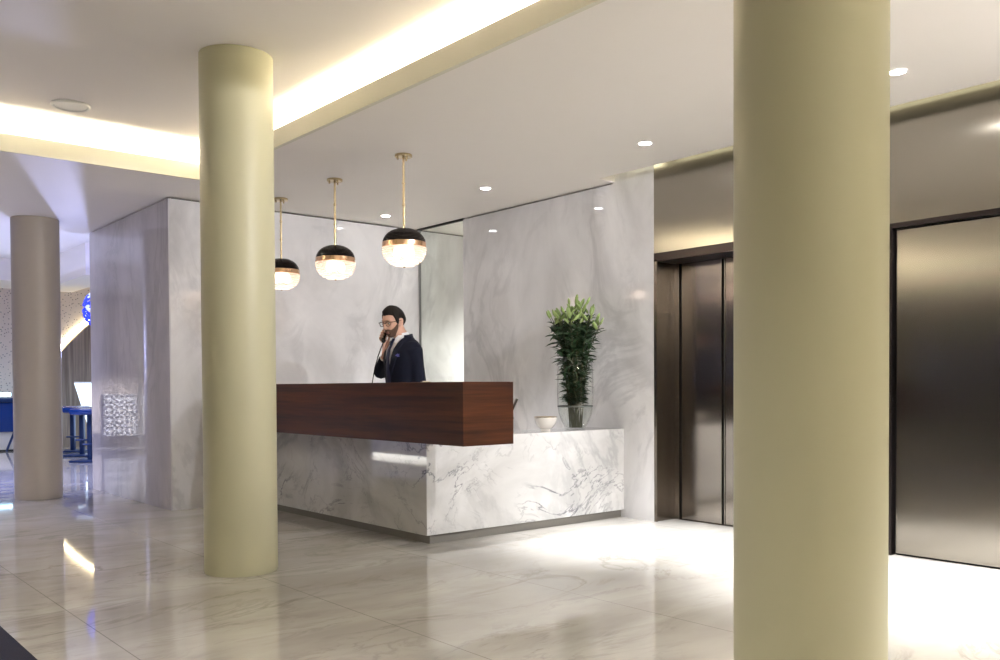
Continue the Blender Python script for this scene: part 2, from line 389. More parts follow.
# unseen fill spots, added and aimed past the desk at the back wall
for x, y, p, tx, ty, tz in ((3.5, .6, 300, 3.6, 8.0, 1.8), (4.6, .6, 310, 4.8, 8.0, 1.9), (4.2, -.9, 210, 4.4, 8.0, 2.0)):
    s_ = spot(x, y, ZC-.02, p, 75, .9, (.99,.97,1), .05)
    s_.rotation_euler = (Vector((tx,ty,tz))-Vector((x,y,ZC))).to_track_quat('-Z','Y').to_euler()
PX = 3.745
def make_pendant():
    root = empty('pendant_lamp')
    MB().lathe([(.0,0),(.062,0),(.064,-.003),(.064,-.016),(.060,-.019),(.0,-.019)], 40).build('canopy', M['brass'], root)
    for k in range(3): MB().lathe([(.007,0),(.007,-.018)], 10, (.043*math.cos(k*2.094+.5), .043*math.sin(k*2.094+.5), -.019)).build('canopy_screw', M['brass'], root)
    r = MB(); r.lathe([(.0085,-.015),(.0085,-.545)], 16)
    for z in (-.20, -.36): r.lathe([(.0088,z),(.012,z-.003),(.012,z-.012),(.0088,z-.015)], 16)
    r.build('rod', M['brass'], root)
    # ribbed flattened globe: black upper half, copper band, ribbed glass below
    cz, a, h = -.680, .157, .140
    def prof(z):       # radius of the globe at height z above its middle
        u = z/h; return a*max(0, 1-abs(u)**2.5)**.5
    p = [(.0, h*.995)]; n = 9
    zs = [h*.985 - i*(h*.985-.034)/n for i in range(n+1)]
    for z0, z1 in zip(zs, zs[1:]):
        p += [(prof(z0)-.001, z0), (max(prof(z0),prof((z0+z1)/2))+.005, z0-.003), (prof(z1)+.005, z1+.003), (prof(z1)-.002, z1)]
    MB().lathe([(r_, z) for r_, z in p], 64, (0,0,cz)).build('shade', M['black_lens'], root)
    MB().lathe([(a-.004,.038),(a+.004,.037),(a+.0045,.002),(a-.004,.0)], 64, (0,0,cz), closed_profile=True).build('band', M['copper'], root)
    p = []; n = 9; zs = [.0 - i*(.0+h*.97)/n for i in range(n+1)]
    for z0, z1 in zip(zs, zs[1:]):
        zm = (z0+z1)/2; rm = max(prof(zm), .05)
        p += [(max(prof(z0),.045)-.001, z0), (rm+.007, zm+.004), (rm+.007, zm-.004)]
    p += [(.045, zs[-1]), (.0, zs[-1]-.001)]
    MB().lathe(p, 64, (0,0,cz)).build('glass_diffuser', M['ribglass'], root)
    MB().lathe([(.0,-h*.97-.012),(.008,-h*.97-.010),(.010,-h*.97-.003),(.0,-h*.97)], 16, (0,0,cz)).build('finial', M['copper'], root)
    bl = MB()
    for k in range(3): bl.ball((.055*math.cos(k*2.094), .055*math.sin(k*2.094), cz-.035), (.03,.03,.045), 16, 10)
    bl.build('bulb', M['bulb'], root)
    return root
m, nt, bs = new_mat('ribbed_glass'); L = nt.links.new
bs.inputs['Base Color'].default_value = (1,.93,.87,1); bs.inputs['Roughness'].default_value = .12
bs.inputs['Emission Color'].default_value = (1,.80,.68,1); bs.inputs['Emission Strength'].default_value = .04
tr = N(nt, 'ShaderNodeBsdfTransparent'); tr.inputs[0].default_value = (1,.95,.9,1)
tl = N(nt, 'ShaderNodeBsdfTranslucent'); tl.inputs[0].default_value = (1,.9,.82,1)
m1 = N(nt, 'ShaderNodeMixShader'); m1.inputs[0].default_value = .55; L(bs.outputs[0], m1.inputs[1]); L(tl.outputs[0], m1.inputs[2])
m2 = N(nt, 'ShaderNodeMixShader'); m2.inputs[0].default_value = .45; L(tr.outputs[0], m2.inputs[2]); L(m1.outputs[0], m2.inputs[1])
L(m2.outputs[0], nt.nodes['Material Output'].inputs[0]); M['ribglass'] = m
M['bulb'] = glow('bulb_glow', (1,.80,.66), 6)
pd = make_pendant()
for i, (y, lab) in enumerate(((5.535, 'black and ribbed glass globe pendant hanging nearest, above the standing man'),
        (6.535, 'black and ribbed glass globe pendant in the middle of the row'),
        (7.50, 'black and ribbed glass globe pendant half hidden by the column'))):
    d = pd if i == 0 else copy_tree(pd)
    d.location = (PX, y, ZC); point((PX, y, ZC-.70), 1.5, (1,.85,.75), .05)
    tag(d, lab, 'pendant lamp', 'globe pendants over the reception desk')
# round fitting on the raised ceiling
cf = empty('ceiling_fitting', (1.774, 6.69, ZU)); tag(cf, 'round white flush fitting on the raised ceiling', 'ceiling fitting')
MB().lathe([(.125,0),(.128,-.006),(.120,-.016),(.108,-.014),(.104,0)], 48, closed_profile=True).build('rim', M['white'], cf)
MB().lathe([(.0,-.004),(.104,-.004),(.104,-.010),(.0,-.012)], 48).build('face', M['white'], cf)

# cove light hidden behind the fascia, slot light above the lift wall
CV = (1,.95,.75)
area((3.09, 1.4, ZC+.065), (0, R(-150), 0), .05, 12.0, 200, CV)
area((-3.7, 1.4, ZC+.065), (0, R(150), 0), .05, 12.0, 190, CV)  # unseen opposite cove run, added for fill
area((-.5, -4.6, ZC+.065), (R(150), 0, 0), 7.0, .05, 115, CV)  # unseen cove run behind the camera, also added for fill
area((-.5, 7.39, ZC+.065), (R(-150), 0, 0), 7.0, .05, 115, CV)
area((5.40, 4.99, ZC+.12), (0, R(-90), 0), .04, .35, .14, (1,.95,.65))
area((5.600, 1.0, ZU-.03), (0, R(75), 0), .03, 7.4, 1.6, (1,.95,.65))
area((5.385, 1.0, ZC+.12), (0, R(-90), 0), .04, 7.4, .8, (1,.95,.65))

# ------------------------------------------------------------------ bar seen past the marble wall's end
bar = MB()
bar.box(-4, 9, 10.45, 21, 3.32, 3.4)
struct(bar.build('ceiling_bar', M['paint'], smooth=False))
# perforated cream wall
def perforated():
    m, nt, b = new_mat('perforated_cream'); L = nt.links.new
    tc = N(nt, 'ShaderNodeTexCoord'); mp = N(nt, 'ShaderNodeMapping'); mp.inputs['Scale'].default_value = (19, 19, 19); mp.inputs['Rotation'].default_value = (0, R(30), 0)
    L(tc.outputs['Object'], mp.inputs['Vector'])
    v = N(nt, 'ShaderNodeTexVoronoi'); v.inputs['Scale'].default_value = 1; v.inputs['Randomness'].default_value = .7; L(mp.outputs[0], v.inputs['Vector'])
    l = N(nt, 'ShaderNodeMath', operation='LESS_THAN'); l.inputs[1].default_value = .2; L(v.outputs['Distance'], l.inputs[0])
    mx = N(nt, 'ShaderNodeMix', data_type='RGBA'); mx.inputs[6].default_value = (.66,.58,.50,1); mx.inputs[7].default_value = (.2,.17,.15,1)
    L(l.outputs[0], mx.inputs[0]); L(mx.outputs[2], b.inputs['Base Color']); b.inputs['Roughness'].default_value = .5
    return m
YW2 = 18.6
struct(MB().box(-4, 9, YW2, YW2+.2, 0, 3.32).build('wall_bar', perforated(), smooth=False))
# timber arch panel in front of it, lit along its curved edge
pts = []
for k in range(25):
    a = k/24
    # curve rises from the left foot to the right
    x = 4.33 + 1.9*a; z = 1.25 + 1.55*math.sin(a*PI/2)**.8
    pts.append((x, 0, z))
poly = [(4.33, 0, .0)] + pts + [(6.23, 0, 0)]
ap = empty('timber_arch_panel', (0, YW2-.12, 0))
tag(ap, 'grey-brown timber wall panel with a curved edge lit from behind', 'wall panel', kind='thing')
MB().poly(poly, (0, .04, 0)).build('panel', M['wall_wood'], ap, smooth=False)
cur = MB().tube([(x-.03*1, .075, z+.03) for x, _, z in pts], .022, 8)
cur.build('light_strip', glow('arch_light', (1,.86,.55), 14), ap)
# bulkhead
struct(MB().box(4.05, 8.0, 14.6, 16.4, 2.83, 3.32).build('trim_5', M['paint'], smooth=False))
struct(MB().box(-4, 4.9, 17.2, 18.6, 2.95, 3.32).build('trim_6', M['paint'], smooth=False))
blue = plain('blue_lacquer', (.004,.035,.20), rough=.25, spec=.6)
dblue = plain('dark_blue_metal', (.012,.035,.12), rough=.35, metal=.3)
# glowing bar counter
bc = empty('bar_counter', (0, 0, 0)); tag(bc, 'glowing white bar counter with a slanted end behind the stools', 'bar counter')
MB().poly([(4.86, 17.2, .12), (4.55, 17.2, 1.20), (6.6, 15.2, 1.20), (6.6, 15.2, .12)], (.35, .36, 0)).build('front_panel', glow('bar_glow', (.66,.82,1), 1.6), bc, smooth=False)
MB().poly([(4.90, 17.24, 0), (4.90, 17.24, .12), (6.6, 15.25, .12), (6.6, 15.25, 0)], (.3, .3, 0)).build('plinth', dblue, bc, smooth=False)
MB().poly([(4.55, 17.19, 1.2), (4.55, 17.19, 1.222), (6.6, 15.19, 1.222), (6.6, 15.19, 1.2)], (.37, .37, 0)).build('counter_top', M['white'], bc, smooth=False)
# bar stools
def make_stool():
    r = empty('bar_stool')
    MB().box(-.22, .22, -.22, .22, .705, .80, bev=.03).build('seat', blue, r)
    MB().box(-.035, .035, -.035, .035, .03, .705, bev=.006).build('post', dblue, r)
    MB().box(-.23, .23, -.21, .21, 0, .035, bev=.01).build('base', dblue, r)
    MB().tube([(-.035,-.16,.27),(-.035,-.16,.27),(.035,-.16,.27),(.16,-.1,.27)], .014, 8).box(-.012,.012,-.16,-.03,.258,.282).build('foot_rest', dblue, r)
    return r
st = make_stool()
for i, (x, y, lab) in enumerate(((4.00, 14.30, 'nearest blue bar stool, mostly hidden by the marble wall end'),
        (4.24, 15.6, 'blue bar stool between its two neighbours at the glowing counter'), (4.40, 16.75, 'farthest blue bar stool, by the timber panel'))):
    s = st if i == 0 else copy_tree(st)
    s.location = (x, y, 0); s.rotation_euler.z = R(-40); tag(s, lab, 'bar stool', 'blue stools at the bar')
# blue banquette to the left
bq = empty('banquette', (2.55, 17.7, 0)); tag(bq, 'blue banquette with a lit top edge at the left border', 'bench')
b = MB().box(-1.4, 1.17, .0, .35, .34, .86, bev=.02); b.build('back_panel', blue, bq)
MB().box(-1.4, 1.19, -.06, .36, .86, .94, bev=.01).build('top_rail', dblue, bq)
MB().box(-1.4, 1.12, .05, .30, .03, .34).build('base_panel', plain('cream_base', (.7,.68,.62), rough=.5), bq, smooth=False)
MB().box(-1.4, 1.12, .02, .33, 0, .03).build('plinth', M['dark'], bq, smooth=False)
MB().box(-1.4, 1.15, .30, .34, .97, 1.03).build('light_strip', glow('banquette_light', (.45,.75,1), 6), bq, smooth=False)
MB().tube([(1.13,-.02,.34),(1.0,-.02,.0)], .02, 8).build('leg', dblue, bq)
# blue glass cluster chandelier
ch = empty('chandelier', (3.835, 13.27, 2.2)); tag(ch, 'blue and clear glass cluster chandelier by the marble wall end', 'chandelier')
gl1 = plain('cobalt_glass', (.02,.05,.55), rough=.08, spec=.9, emit=(.02,.05,.9), es=.5); gl2 = plain('ice_glass', (.7,.8,1), rough=.06, spec=.9, emit=(.6,.7,1), es=.35)
r2 = random.Random(3); A, B_ = MB(), MB()
for k in range(170):
    u = r2.uniform(-1,1); a = r2.uniform(0, 2*PI); q = math.sqrt(1-u*u)
    d = Vector((q*math.cos(a), q*math.sin(a), u)); p = Vector((d.x*.19, d.y*.19, d.z*.25))
    mt = d.to_track_quat('Z','Y').to_matrix().to_4x4() @ Matrix.Rotation(r2.uniform(0,3), 4, 'Z') @ Matrix.Diagonal((1, 1.7, .55, 1))
    (A if r2.random() < .68 else B_).ball(p, .024, 8, 5, mt)
A.build('cobalt_drops', gl1, ch)['kind'] = 'stuff'; B_.build('clear_drops', gl2, ch)['kind'] = 'stuff'
MB().tube([(0,0,.22),(0,0,1.12)], .008, 8).build('rod', dblue, ch)
MB().lathe([(.05,1.12),(.05,1.09),(.0,1.085)], 20).build('canopy', dblue, ch)
# white pierced-block screen and a cream post standing left of the view: they show in the polished end wall
sc_ = MB(); 
for i in range(7):
    for j in range(4):
        x0 = -.60 + i*.183; z0 = .21 + j*.195; y = 17.6
        for bx in ((x0, x0+.02, z0, z0+.195), (x0+.163, x0+.183, z0, z0+.195), (x0, x0+.183, z0, z0+.02), (x0, x0+.183, z0+.175, z0+.195), (x0+.08,x0+.10,z0,z0+.06), (x0+.08,x0+.10,z0+.13,z0+.195), (x0,x0+.055,z0+.087,z0+.107), (x0+.125,x0+.183,z0+.087,z0+.107)):
            sc_.box(bx[0], bx[1], y, y+.08, bx[2], bx[3])
        sc_.box(x0+.055, x0+.128, y, y+.08, z0+.06, z0+.135)
bs_ = empty('block_screen', (0,0,0)); tag(bs_, 'white pierced-block screen mirrored in the polished marble wall end', 'screen')
sc_.build('blocks', M['white'], bs_, smooth=False)
MB().box(-.62, .70, 17.56, 17.75, 0, .21).build('plinth', M['dark'], bs_, smooth=False)
MB().box(-.62, .70, 17.70, 17.75, .21, .99).build('backing', plain('grey_back', (.12,.12,.15), rough=.6), bs_, smooth=False)
cp = empty('lit_post', (.76, 15.4, 0)); tag(cp, 'slim cream post mirrored in the polished marble wall end', 'post')
MB().lathe([(.034,0),(.034,2.75)], 20).build('shaft', M['cream'], cp)
MB().lathe([(.06,0),(.06,.015),(.034,.02)], 20).build('foot', M['brass'], cp)

# low lit plinth left of the view: shows in the polished desk front
lp_ = empty('lit_plinth', (-.06, 11.0, 0)); tag(lp_, 'low white plinth with a light slot mirrored in the marble desk front', 'plinth')
MB().box(-.9, -.42, -.95, 1.35, .06, .30, bev=.01).build('body', M['white'], lp_)
MB().box(-.88, -.43, -.90, 1.30, .004, .06).build('light_slot', glow('plinth_light', (1,.97,.92), 7), lp_, smooth=False)
# bar lighting
BL = (.50,.60,1)
spot(-.8, 8.9, ZC-.01, 300, 110, .8, (.80,.80,1))  # unseen spot over the lobby, added to brighten the left ceiling and column
bl = spot(4.2, 14.5, 1.7, 800, 110, .8, (.50,.54,1), .10); bl.rotation_euler = Vector((-2.0,-6.5,1.3)).to_track_quat('-Z','Y').to_euler()
area((2.6, 14.2, 2.95), (R(180), 0, 0), 6.0, 5.0, 32, (.50,.56,1))       # uplighting the bar ceiling
spot(3.0, 16.0, 3.28, 60, 130, .8, (.9,.9,1), .05)
spot(1.0, 13.0, 3.28, 480, 130, .8, (.55,.60,1), .05); spot(-1.2, 15.0, 3.28, 150, 130, .8, (.7,.75,1), .05)
sl = spot(.2, 15.2, 3.28, 1000, 40, .6, (.9,.9,1), .05); sl.rotation_euler = (Vector((.15,17.6,.6))-Vector((.2,15.2,3.28))).to_track_quat('-Z','Y').to_euler()  # spot added to make the screen's reflection brighter in the end wall

# dark mat at the entrance
tag(MB().box(-.9, .893, .2, 6.2, 0, .006).build('door_mat', M['navy_carpet'], smooth=False), 'dark navy entrance mat in the bottom corner', 'mat')

# ------------------------------------------------------------------ things on the desk
bw = empty('bowl', (4.91, 5.27, ZT)); tag(bw, 'small white bowl with a gold rim on the marble desk', 'bowl')
MB().lathe([(.0,.002),(.036,0),(.040,.004),(.036,.014),(.058,.030),(.078,.058),(.088,.086),(.0905,.110),(.086,.110),(.082,.085),(.070,.056),(.045,.030),(.0,.022)], 48).build('body', plain('porcelain', (.80,.76,.70), rough=.2, var=.01), bw)
MB().lathe([(.091,.108),(.0915,.113),(.0855,.113),(.0855,.108)], 48, closed_profile=True).build('gold_rim', M['brass'], bw)
VX, VY = 5.262, 5.29
vs = empty('vase', (VX, VY, ZT)); tag(vs, 'tall clear glass vase holding the lilies', 'vase')
vo = [(.066,.0),(.078,.004),(.098,.035),(.122,.08),(.138,.13),(.147,.19),(.150,.26),(.150,.40),(.146,.50),(.138,.59)]
vi = [(max(r_-.005,.0), z+ (.012 if i < 2 else 0)) for i, (r_, z) in enumerate(vo)]
MB().lathe(vo + vi[::-1] + [(.0,.014)], 56).build('glass', M['vase_glass'], vs)
MB().lathe([(.066,.016),(.088,.032),(.116,.08),(.132,.13),(.141,.185),(.0,.186)], 48).build('water', M['water'], vs)
MB().lathe([(.1445,.183),(.1475,.186),(.1480,.194),(.1450,.196)], 56, closed_profile=True).build('water_line', plain('water_edge', (.10,.11,.10), rough=.1), vs)
lb = empty('lily_bouquet', (VX, VY, ZT+.016)); tag(lb, 'tall bunch of unopened pale green lilies with dense dark leaves', 'flowers')
gs = plain('lily_stem', (.055,.055,.025), rough=.5, var=.3); gl = plain('lily_leaf', (.022,.050,.020), rough=.42, var=.4, scale=25)
gb = plain('lily_bud', (.21,.29,.095), rough=.45, var=.25, scale=12); gb2 = plain('lily_bud_dark', (.09,.15,.05), rough=.45, var=.3, scale=12)
S, F_ = MB(), MB(); r3 = random.Random(11); buds = []
def leaf(base, d, ln, w, droop):
    d = Vector(d).normalized(); side = d.cross(Vector((0,0,1)))
    side = side.normalized() if side.length > 1e-3 else Vector((1,0,0))
    side = Matrix.Rotation(r3.uniform(-.7,.7), 3, d) @ side
    L_, C_, R_ = [], [], []; n = 5
    for i in range(n+1):
        u = i/n; p = Vector(base) + d*ln*u + Vector((0,0,-droop*ln*u*u))
        ww = w*(math.sin(PI*(u*.9+.08))**.7)*(1 if i < n else .05)
        nrm = side.cross(d)
        L_.append(F_.bm.verts.new(p - side*ww + nrm*ww*.35)); C_.append(F_.bm.verts.new(p)); R_.append(F_.bm.verts.new(p + side*ww + nrm*ww*.35))
    for i in range(n):
        F_.bm.faces.new((L_[i], C_[i], C_[i+1], L_[i+1])); F_.bm.faces.new((C_[i], R_[i], R_[i+1], C_[i+1]))
ns = 26
for k in range(ns):
    a = 2*PI*k*.618; q = math.sqrt((k+.5)/ns)
    foot = Vector((.055*q*math.cos(a+.6), .055*q*math.sin(a+.6), .0))
    neck = Vector((.085*q*math.cos(a), .085*q*math.sin(a), .42))
    top = Vector((.205*q*math.cos(a), .205*q*math.sin(a), .955 - .14*q*q + r3.uniform(-.05,.04)))
    mid = neck.lerp(top, .55) - Vector((.03*q*math.cos(a), .03*q*math.sin(a), 0))
    pts_ = [foot, neck, mid, top]
    S.tube([foot, foot.lerp(neck,.5), neck, neck.lerp(mid,.5), mid, mid.lerp(top,.6), top], [.005]*5+[.004,.003], 6)
    def at(u):
        if u < .4: return foot.lerp(neck, u/.4)
        if u < .7: return neck.lerp(mid, (u-.4)/.3)
        return mid.lerp(top, (u-.7)/.3)
    nl = 46
    for i in range(nl):
        u = .18 + .78*i/nl; b_ = at(u); an = i*2.4 + k
        up = r3.uniform(.2, 1.1)
        leaf(b_, (math.cos(an), math.sin(an), up), r3.uniform(.085,.135)*(1.05 if u > .5 else .85), r3.uniform(.010,.0155), r3.uniform(.1,.7))
    nb = r3.choice((2,3,3))
    for j in range(nb):
        an = a + j*2*PI/nb + r3.uniform(-.5,.5)
        el = r3.uniform(.25,1.3) if j else 2.0
        dr = Vector((math.cos(an), math.sin(an), el)).normalized()
        b0 = top - Vector((0,0,.02*j)); b1 = b0 + dr*r3.uniform(.02,.05)
        S.tube([b0, b0.lerp(b1,.5)+Vector((0,0,-.003)), b1], .0025, 6)
        buds.append((b1, dr, r3.uniform(.07,.105)))
S.build('stems', gs, lb)
F_.build('foliage', gl, lb)['kind'] = 'stuff'
for i, (p, d, ln) in enumerate(buds):
    b_ = MB(); q = d.to_track_quat('Z','Y').to_matrix().to_4x4()
    pr = [(0,0),(.25,.06),(.5,.22),(.62,.45),(.55,.70),(.36,.88),(.12,.98),(0,1)]
    rings = []
    for r_, z in pr:
        rings.append([Vector(p) + q @ Vector((max(r_*ln*.24*(1+.12*math.cos(3*t*2*PI/12)), 1e-4)*math.cos(t*2*PI/12), max(r_*ln*.24*(1+.12*math.cos(3*t*2*PI/12)),1e-4)*math.sin(t*2*PI/12), z*ln)) for t in range(12)])
    b_.rings(rings); b_.build('bud', gb if ln > .068 else gb2, lb)
# small holder on the timber counter, screen behind its end
hd = empty('card_holder', (3.50, 4.93, ZT+.3845), R(-10)); tag(hd, 'tiny beige card holder on the mahogany counter beside the man', 'card holder')
MB().box(-.028,.028,-.02,.02,0,.006,bev=.001).build('base', M['brass'], hd, smooth=False)
MB().box(-.022,.022,-.004,.004,.006,.010).build('cards', plain('card_stock', (.6,.5,.42), rough=.6), hd, smooth=False)
mo = empty('monitor', (4.543, 5.26, ZT), R(-130)); tag(mo, 'black tilted desk screen peeking out past the mahogany counter end', 'monitor')
MB().box(-.08,.08,-.11,-.0,0,.012,bev=.003).build('base', M['black_lens'], mo)
MB().tube([(0,-.04,.01),(0,.005,.12)], .014, 10).build('stand', M['black_lens'], mo)
sb = MB(); mt = Matrix.Translation((0,0,.17)) @ Matrix.Rotation(R(-25),4,'X')
sb.box(-.14,.14,-.008,.008,-.10,.10,bev=.004,mat=mt); sp = sb.build('screen', M['black_lens'], mo)
MB().box(-.128,.128,-.0095,-.0085,-.088,.088,mat=mt).build('display', plain('display', (.05,.055,.07), rough=.1), sp, smooth=False)

# ------------------------------------------------------------------ the man behind the desk (faces local -Y)
skin = plain('skin', (.56,.335,.25), rough=.5, var=.05, scale=30, spec=.35)
m_, nt_, b_ = skin, skin.node_tree, skin.node_tree.nodes['Principled BSDF']
b_.inputs['Subsurface Weight'].default_value = .15; b_.inputs['Subsurface Radius'].default_value = (.01,.004,.002)
suit = plain('navy_suit', (.0045,.006,.016), rough=.8, var=.2, scale=60, spec=.2)
suit2 = plain('navy_lapel', (.005,.007,.019), rough=.7, var=.2, scale=60, spec=.25)
shirtm = plain('white_shirt', (.82,.82,.84), rough=.7, var=.02)
tiem = plain('blue_tie', (.004,.009,.05), rough=.6, var=.15, scale=80)
hairm = plain('dark_hair', (.010,.0075,.006), rough=.6, var=.4, scale=90, spec=.2)
beardm = plain('short_beard', (.10,.058,.042), rough=.75, var=.5, scale=160, spec=.2)
HC = Vector((0, -.085, 1.612))
HM = Matrix.Translation(HC) @ Euler((R(12), 0, R(15))).to_matrix().to_4x4()
def sst(a, b, x):
    t = max(0, min(1, (x-a)/(b-a))); return t*t*(3-2*t)
def interp(tab, x):
    for (x0, y0), (x1, y1) in zip(tab, tab[1:]):
        if x <= x1: return y0 + (y1-y0)*max(0, (x-x0))/(x1-x0)
    return tab[-1][1]
def head_r(az, el):
    """distance from the head's centre; az 0 = straight ahead, el up"""
    dx, dy, dz = math.cos(el)*math.sin(az), -math.cos(el)*math.cos(az), math.sin(el)
    s = sst(0, .95, -dz)
    a = .076*(1-.20*s); b = (.092*(1-.02*s) if dy < 0 else .104*(1-.34*s)); c_ = .114 if dz > 0 else .126
    r = 1/math.sqrt((dx/a)**2+(dy/b)**2+(dz/c_)**2)
    aa = abs(az)
    r += .014*math.exp(-(az/.33)**2-((el+.98)/.24)**2)                                    # chin
    r += .006*math.exp(-((aa-.95)/.25)**2-((el+.75)/.25)**2)                              # jaw
    nz = interp([(-.60,0),(-.50,.006),(-.42,.024),(-.36,.026),(-.1,.014),(.06,.006),(.2,0)], el)
    r += nz*math.exp(-(az/(.13 if el > -.3 else .19))**2)                                 # nose
    r -= .009*math.exp(-((aa-.37)/.17)**2-((el-.02)/.11)**2)                              # eye sockets
    r += .005*math.exp(-((aa-.3)/.3)**2-((el-.19)/.07)**2)                                # brow
    r += .004*math.exp(-((aa-.62)/.2)**2-((el+.28)/.16)**2)                               # cheekbone
    r += .004*math.exp(-(az/.24)**2-((el+.70)/.06)**2)-.002*math.exp(-(az/.25)**2-((el+.76)/.02)**2)
    r += .004*math.exp(-(az/.2)**2-((el+.80)/.04)**2)
    return r
def head_p(az, el, off=0):
    r = head_r(az, el)+off
    return HM @ Vector((math.cos(el)*math.sin(az)*r, -math.cos(el)*math.cos(az)*r, math.sin(el)*r))
TR = [(.74,.190,.120,0),(.85,.190,.124,0),(1.0,.172,.116,0),(1.10,.168,.114,0),(1.22,.186,.124,0),(1.32,.198,.128,.004),(1.39,.192,.120,.010),(1.435,.160,.100,.016),(1.470,.105,.078,.016),(1.50,.070,.066,.012)]
def tor(z, k):
    return interp([(r[0], r[k]) for r in TR], z)
def front(x, z, off=0):
    hw, hd, cy = tor(z,1)+off, tor(z,2)+off, tor(z,3)
    u = min(.999, abs(x)/hw); return Vector((x, cy-hd*(1-u**2.4)**(1/2.4), z))
def torso_rings(off, z0, z1, n=40):
    out = []
    zs = [z0+(z1-z0)*i/22 for i in range(23)]
    for z in zs:
        hw, hd, cy = tor(z,1)+off, tor(z,2)+off, tor(z,3); ring = []
        for i in range(n):
            a = 2*PI*i/n; ca, sa = math.cos(a), math.sin(a); e = 2/2.4
            ring.append((hw*math.copysign(abs(sa)**e, sa), cy-hd*math.copysign(abs(ca)**e, ca), z))
        out.append(ring)
    return out
SH_R, EL_R, WR_R = Vector((-.172,.008,1.392)), Vector((-.305,-.045,1.195)), Vector((-.115,-.105,1.335))
SH_L, EL_L, WR_L = Vector((.160,.008,1.392)), Vector((.190,.045,1.11)), Vector((.15,-.12,.94))
body = MB()
hr = []
for j in range(65):
    el = -PI/2 + PI*j/64
    hr.append([head_p(-PI + 2*PI*i/80, max(-1.565, min(1.565, el))) for i in range(80)])
body.rings(hr)
for s in (-1, 1):
    mt = HM @ Matrix.Translation((s*.077, .014, -.008)) @ Euler((R(-12), R(s*8), R(-s*22))).to_matrix().to_4x4()
    body.ball((0,0,0), (.008,.019,.033), 14, 10, mt)
    body.ball((0,0,0), (.010,.011,.010), 10, 8, mt @ Matrix.Translation((0,-.006,-.022)))
body.tube([(0,.02,1.40),(0,.008,1.47),(0,-.035,1.53),(0,-.06,1.58)], [.068,.060,.056,.054], 24)
body.rings(torso_rings(-.014, .80, 1.475))
def limb(mb, pts, rad): mb.tube(pts, rad, 18); return mb
def mids(a, b, c): return [a, a.lerp(b,.5), a.lerp(b,.9), b.lerp(c,.1), b.lerp(c,.5), c]
limb(body, mids(SH_R, EL_R, WR_R), [.052,.046,.038,.038,.036,.026])
limb(body, mids(SH_L, EL_L, WR_L), [.052,.046,.038,.038,.036,.026])
for s in (-1, 1):
    limb(body, [Vector((s*.09,0,.88)), Vector((s*.10,-.01,.70)), Vector((s*.105,-.01,.50)), Vector((s*.105,.01,.28)), Vector((s*.105,.02,.09))], [.085,.08,.058,.055,.038])
    body.ball((s*.11,-.04,.05), (.04,.11,.035), 14, 8)
# right hand closed round the handset, left hand resting out of sight
EAR, MTH = Vector((-.097,-.058,1.60)), Vector((-.052,-.150,1.462))
hx = (MTH-EAR).normalized(); ov = Vector((-1,0,0)); ov = (ov-hx*ov.dot(hx)).normalized(); fv = hx.cross(ov)
if fv.y > 0: fv = -fv
kn = []
for i, t in enumerate((.50,.64,.78,.91)):
    P_ = EAR.lerp(MTH, t); ln = (1.0,1.08,1.0,.85)[i]
    K = P_ + ov*.030 - fv*.030 + Vector((0,0,-.012)); kn.append(K)
    body.tube([K, P_+ov*.034+fv*.008*ln, P_+fv*.031*ln+ov*.014, P_+fv*.030*ln-ov*.010, P_+fv*.020-ov*.024*ln], [.0095,.0092,.0085,.008,.0065], 10)
km = sum(kn, Vector())/4; ax = (kn[3]-kn[0]).normalized()
pr = []
for u, w, th in ((0,.026,.022),(.3,.034,.018),(.65,.041,.016),(1.0,.043,.013)):
    c_ = WR_R.lerp(km, u); d = (km-WR_R).normalized(); sd = (ax-d*ax.dot(d)).normalized(); nn = d.cross(sd)
    pr.append([c_ + sd*w*math.cos(2*PI*k/14) + nn*th*math.sin(2*PI*k/14) for k in range(14)])
body.rings(pr)
P_ = EAR.lerp(MTH, .70); th0 = WR_R.lerp(km, .35)+Vector((.02,-.005,0))
body.tube([WR_R.lerp(km,.25), th0+Vector((.012,0,.01)), P_-fv*.036-ov*.012, P_-fv*.012-ov*.030], [.016,.013,.0105,.008], 10)
body.tube([WR_L, WR_L+Vector((-.01,-.05,-.02)), WR_L+Vector((-.015,-.09,-.03))], [.026,.036,.034], 12, flat=.5)
for i in range(4):
    b0 = WR_L+Vector((-.040+.019*i,-.085,-.03)); body.tube([b0, b0+Vector((0,-.03,.0)), b0+Vector((0,-.055,-.014)), b0+Vector((0,-.07-.006*(1-abs(i-1.5)),-.03))], [.009,.0085,.008,.0065], 8)
body.tube([WR_L+Vector((-.03,-.04,-.02)), WR_L+Vector((-.06,-.07,-.025)), WR_L+Vector((-.07,-.10,-.035))], [.013,.011,.008], 8)
man = remesh(body.build('person', skin), .0042, 4, .4)
man.location = (4.048, 6.013, 0); man.rotation_euler.z = R(-95)
tag(man, 'bearded man in navy suit and glasses talking on a phone behind the desk', 'person')
